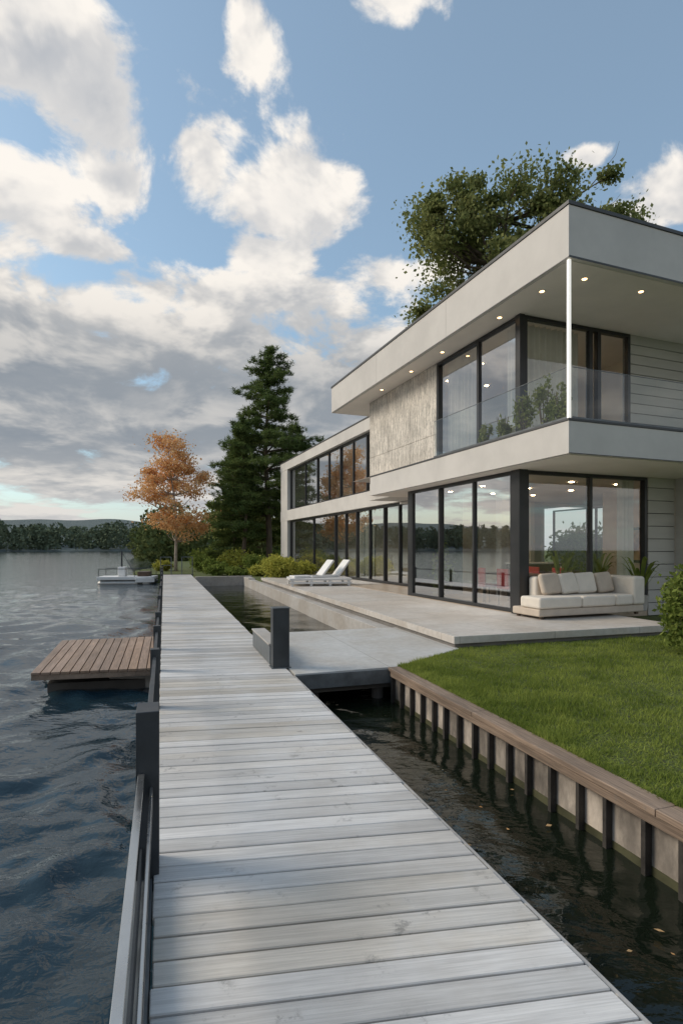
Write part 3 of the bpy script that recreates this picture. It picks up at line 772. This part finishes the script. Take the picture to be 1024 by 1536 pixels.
def pine(name, base, H_, cr, zlow, seed, lean=0.0):
    g = np.random.default_rng(seed); e = empty(name, (0, 0, 0)); b = MB()
    bx, by, bz = base; pts_ = []
    for i in range(12):
        f = i/11; pts_.append(Vector((bx+lean*f*f+0.12*math.sin(f*7+seed), by, bz+H_*f)))
    b.tube(pts_, [0.24*(1-0.93*i/11)*(H_/15) for i in range(12)], 10)
    T = []; z = zlow
    while z < H_-0.15:
        f = (z-zlow)/(H_-zlow); prof = cr*((1-f)**0.58)*(0.35+0.65*min(1, f*4+0.55))*g.uniform(.78, 1.15)
        nb_ = g.integers(4, 7); a0 = g.uniform(0, 6.28)
        for k in range(nb_):
            L_ = prof*g.uniform(0.45, 1.2); an = a0+6.28*k/nb_+g.uniform(-.4, .4)
            zz = bz+z+g.uniform(-.2, .2); ff = z/H_
            cx = bx+lean*ff*ff+0.12*math.sin(ff*7+seed)
            up = 0.15+0.45*f; P = []
            for j in range(7):
                q_ = j/6; P.append(Vector((cx+math.cos(an)*L_*q_, by+math.sin(an)*L_*q_, zz+L_*(up*q_-0.22*q_*q_))))
            b.tube(P, [0.05*(1-q_/7)*(L_/3+.3) for q_ in range(7)], 5, cap=False)
            nt = int(L_*10)+3
            for j in range(nt):
                q_ = 0.25+0.77*(j+g.uniform(0, 1))/nt; p = P[0].lerp(P[-1], q_)
                p.z = zz+L_*(up*q_-0.22*q_*q_)
                w_ = 0.30*L_*(1-q_*0.5)*0.7
                T.append((p.x+g.normal()*w_*abs(math.sin(an))+g.normal()*.12, p.y+g.normal()*w_*abs(math.cos(an))+g.normal()*.12, p.z+g.normal()*.09))
        z += g.uniform(0.44, 0.68)*(1.15-0.4*f)
    T.append((pts_[-1].x, pts_[-1].y, pts_[-1].z))
    b.obj('trunk_and_limbs', bark, e, smooth=True)
    T = np.array(T); k = 24; C = np.repeat(T, k, 0); N = len(C)
    d = rng.normal(size=(N, 3)); d[:, 2] = np.abs(d[:, 2])*0.7-0.05; d = unit(d); L_ = rng.uniform(0.16, 0.34, (N, 1))
    side = unit(np.cross(d, rng.normal(size=(N, 3))))*0.026; C = C+rng.normal(size=(N, 3))*0.07
    V = np.stack([C-side, C+side, C+d*L_], 1).reshape(-1, 3)
    mesh_np('needles', V, np.arange(3*N).reshape(-1, 3), lf_pine, e)
pine('pine_tree', (-5.3, 40.0, 0.4), 16.0, 4.3, 4.0, 1)
pine('pine_tree', (-7.9, 41.5, 0.4), 9.6, 2.8, 0.8, 2)
pine('pine_tree', (-3.6, 43.5, 0.4), 11.2, 3.4, 2.0, 3)
pine('pine_tree', (-6.8, 39.0, 0.4), 10.6, 2.1, 2.6, 5)

def shrub(name, c, rx, ry, h, n, size, mat, parent=None):
    e = empty(name, c)
    b = MB()
    for i in range(9):
        a = 6.28*i/9; b.tube([(0.03*math.cos(a), 0.03*math.sin(a), -0.02), (rx*.35*math.cos(a), ry*.35*math.sin(a), h*.45), (rx*.6*math.cos(a), ry*.6*math.sin(a), h*.8)], [.014, .01, .004], 5, cap=False)
    b.obj('stems', bark, e)
    nc = max(10, n//60); v = unit(rng.normal(size=(nc, 3)))*rng.uniform(0.3, 1, (nc, 1))**0.5
    K = np.stack([v[:, 0]*rx*.85, v[:, 1]*ry*.85, h*.52+v[:, 2]*h*.42], 1)
    idx = rng.integers(0, nc, n); P = K[idx]+rng.normal(size=(n, 3))*np.array([rx*.16, ry*.16, h*.10]); P[:, 2] = np.maximum(P[:, 2], 0.02)
    V, F = leaves(P, size*rng.uniform(.6, 1.3, n), 1.8); mesh_np('leaves', V, F, mat, e)
    return e
shrub('garden_shrub', (5.25, 8.35, 0.43), .45, .45, 1.25, 3200, 0.05, lf_shrub)
shrub('golden_shrub', (-2.9, 26.8, 0.45), 1.0, .8, 1.1, 5000, 0.07, lf_yel)
shrub('golden_shrub', (-1.9, 28.0, 0.45), .7, .7, .9, 2500, 0.07, lf_yel)
for i, (x, y, r, h) in enumerate(((-4.6, 31.5, .7, .6), (-5.9, 31.8, .8, .5), (-7.2, 32.2, .7, .6), (-4.0, 33.4, .9, 1.1), (-5.2, 34.5, 1.0, 1.2), (-8.0, 34.8, .8, .9), (-7, 37, 1.2, 1.5), (-9.3, 37.5, .8, 1.1), (-3.4, 36.8, 1.2, 1.8), (-12.4, 38.5, .7, .7), (-10, 40.5, 1.2, 1.6))):
    shrub('garden_shrub', (x, y, 0.42), r, r, h, 2200, 0.09, lf_shrub if i % 3 else lf_yel)
for (x, y, r, h) in ((0.42, 0.6, .26, .8), (0.42, 1.1, .28, 1.0), (0.42, 1.7, .26, .9), (0.42, 2.4, .22, .7), (0.42, 3.0, .18, .5)):
    shrub('balcony_plant', hl(x, y, 4.33), r, r, h, 600, 0.045, lf_tree)
for i in range(5):
    shrub('hedge_shrub', hl(13+random.uniform(-.5, .5), 2.5+i*2.6, 0.43), 1.5, 1.6, 2.6, 3500, 0.14, lf_shrub)
def potted(name, loc, h=0.9):
    e = empty(name, loc)
    b = MB(); b.tube([(0, 0, 0), (0, 0, .02), (0, 0, .32), (0, 0, .34)], [.12, .13, .17, .17], 20); b.obj('pot', slabc, e)
    V = []; F = []
    for i in range(18):
        a = random.uniform(0, 6.28); L_ = random.uniform(.35, .6); hh = h*random.uniform(.6, 1); n = 7; base_ = len(V)
        for j in range(n+1):
            q_ = j/n; r = L_*q_; z = .33+(hh-.33)*math.sin(q_*1.9)*.9; wd = .035*math.sin(math.pi*min(1, q_*.95+.05))+.002
            V.append((math.cos(a)*r-math.sin(a)*wd, math.sin(a)*r+math.cos(a)*wd, z)); V.append((math.cos(a)*r+math.sin(a)*wd, math.sin(a)*r-math.cos(a)*wd, z))
        for j in range(n): F.append((base_+2*j, base_+2*j+1, base_+2*j+3, base_+2*j+2))
    mesh_np('fronds', V, F, lf_shrub, e)
potted('potted_palm', hl(3.45, 1.5, 0.622), 1.35)
potted('potted_palm', hl(3.3, 2.6, 0.634), 1.5)
potted('potted_palm', hl(2.3, 2.7, 0.634), 1.5)
shrub('indoor_plant', hl(2.8, 2.9, 0.634), .4, .35, 1.35, 1000, .06, lf_shrub)
shrub('indoor_plant', hl(1.0, 5.9, 0.634), .35, .35, 1.5, 900, .06, lf_shrub)

# ------------------------------------------------------------------ far shore
def farshore():
    AZ = np.linspace(rad(-175), rad(5), 260); Rr = [385, 400, 470, 800, 1250, 3000]
    V = []; g = np.random.default_rng(4)
    ph = g.uniform(0, 6.28, 8)
    def n1(a, f): return sum(math.sin(a*fr+p)/k for k, (fr, p) in enumerate(zip([f, f*2.3, f*4.1, f*9.7], ph), 1))/2.1
    for a in AZ:
        for j, r in enumerate(Rr):
            r_ = r + (18*n1(a, 14) if j < 3 else 0)
            z = [-1.5, 0.6, 5, 22+6*n1(a, 7), 54+12*n1(a+3, 6), 25][j]
            V.append((r_*math.sin(a), r_*math.cos(a), z))
    n = len(Rr); F = []
    for i in range(len(AZ)-1):
        for j in range(n-1): F.append((i*n+j, i*n+j+1, (i+1)*n+j+1, (i+1)*n+j))
    m, t, p = newmat('hazy_wooded_hills'); nn = t.noise(t.coord(), 0.03, 8, 0.7)
    t.l.new(t.mix(nn, (0.08, 0.115, 0.12), (0.14, 0.175, 0.17)), p.inputs['Base Color']); p.inputs['Roughness'].default_value = 1  # bluish distance haze painted into the hill colour
    t.l.new(t.bump(nn, 1.0, 12), p.inputs['Normal'])
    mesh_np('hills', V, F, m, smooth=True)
    P = []; Sz = []
    for i in range(2600):
        a = g.uniform(rad(-175), rad(3)); back = g.uniform() < .3
        r = (g.uniform(560, 760) if back else g.uniform(396, 475))+18*n1(a, 14); h = g.uniform(10, 16)*(1+.3*n1(a, 30)); w_ = g.uniform(3.5, 6)*(1.5 if back else 1)
        cx, cy = r*math.sin(a), r*math.cos(a); z0 = 0.6+max(0, (r-400)/40)+(6 if back else 0)
        k = 60; u_ = g.uniform(0, 1, k); conif = g.uniform() < .3
        rad_ = w_*((1-u_)*.8 if conif else np.sqrt(np.clip(1-(2*u_-1)**2, .1, 1)))*g.uniform(.5, 1, k); an = g.uniform(0, 6.28, k)
        P.append(np.stack([cx+rad_*np.cos(an), cy+rad_*np.sin(an), z0+h*(.05+.95*u_)], 1)); Sz.append(g.uniform(1.2, 2.3, k)*(1.4 if back else 1))
    P = np.concatenate(P); Sz = np.concatenate(Sz); Vv, Ff = leaves(P, Sz, 1.1)
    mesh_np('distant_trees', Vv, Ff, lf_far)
    P = []; Sz = []
    spots = [(g.uniform(-42, -34), g.uniform(111, 124), g.uniform(3.5, 6)) for _ in range(14)] + [(g.uniform(-27, 12), g.uniform(66, 95), g.uniform(4, 7.5)) for _ in range(60)]
    for (cx, cy, h) in spots:
        k = 420; u_ = g.uniform(0, 1, k); r_ = 2.3*np.sqrt(np.clip(1-(2*u_-1)**2, .1, 1))*g.uniform(.4, 1, k); an = g.uniform(0, 6.28, k)
        P.append(np.stack([cx+r_*np.cos(an)+.4*np.sin(an*3), cy+r_*np.sin(an), .4+h*u_], 1)); Sz.append(g.uniform(.3, .6, k))
    P = np.concatenate(P); Sz = np.concatenate(Sz); Vv, Ff = leaves(P, Sz, 1.3); mesh_np('background_trees', Vv, Ff, leafmat('grove_leaves', (0.075, 0.11, 0.045), (0.19, 0.21, 0.08), 0.2, patch=.15))
farshore()

N = 22
T_ = rng.uniform(1.9, 2.8, N); S_ = rng.uniform(-2, 2.2, N)
P = np.array([dl(a, c, 0.015) for a, c in zip(T_, S_)]); an = rng.uniform(0, 6.28, N); sz = rng.uniform(.008, .02, N)
V = []
for p, a, s_ in zip(P, an, sz):
    for k, m_ in ((0, 1.5), (1.57, .8), (3.14, 1.5), (4.71, .8)): V.append((p[0]+math.cos(a+k)*s_*m_, p[1]+math.sin(a+k)*s_*m_, p[2]+random.uniform(-.003, .004)))
mesh_np('fallen_leaves', V, np.arange(4*N).reshape(-1, 4), lf_or)
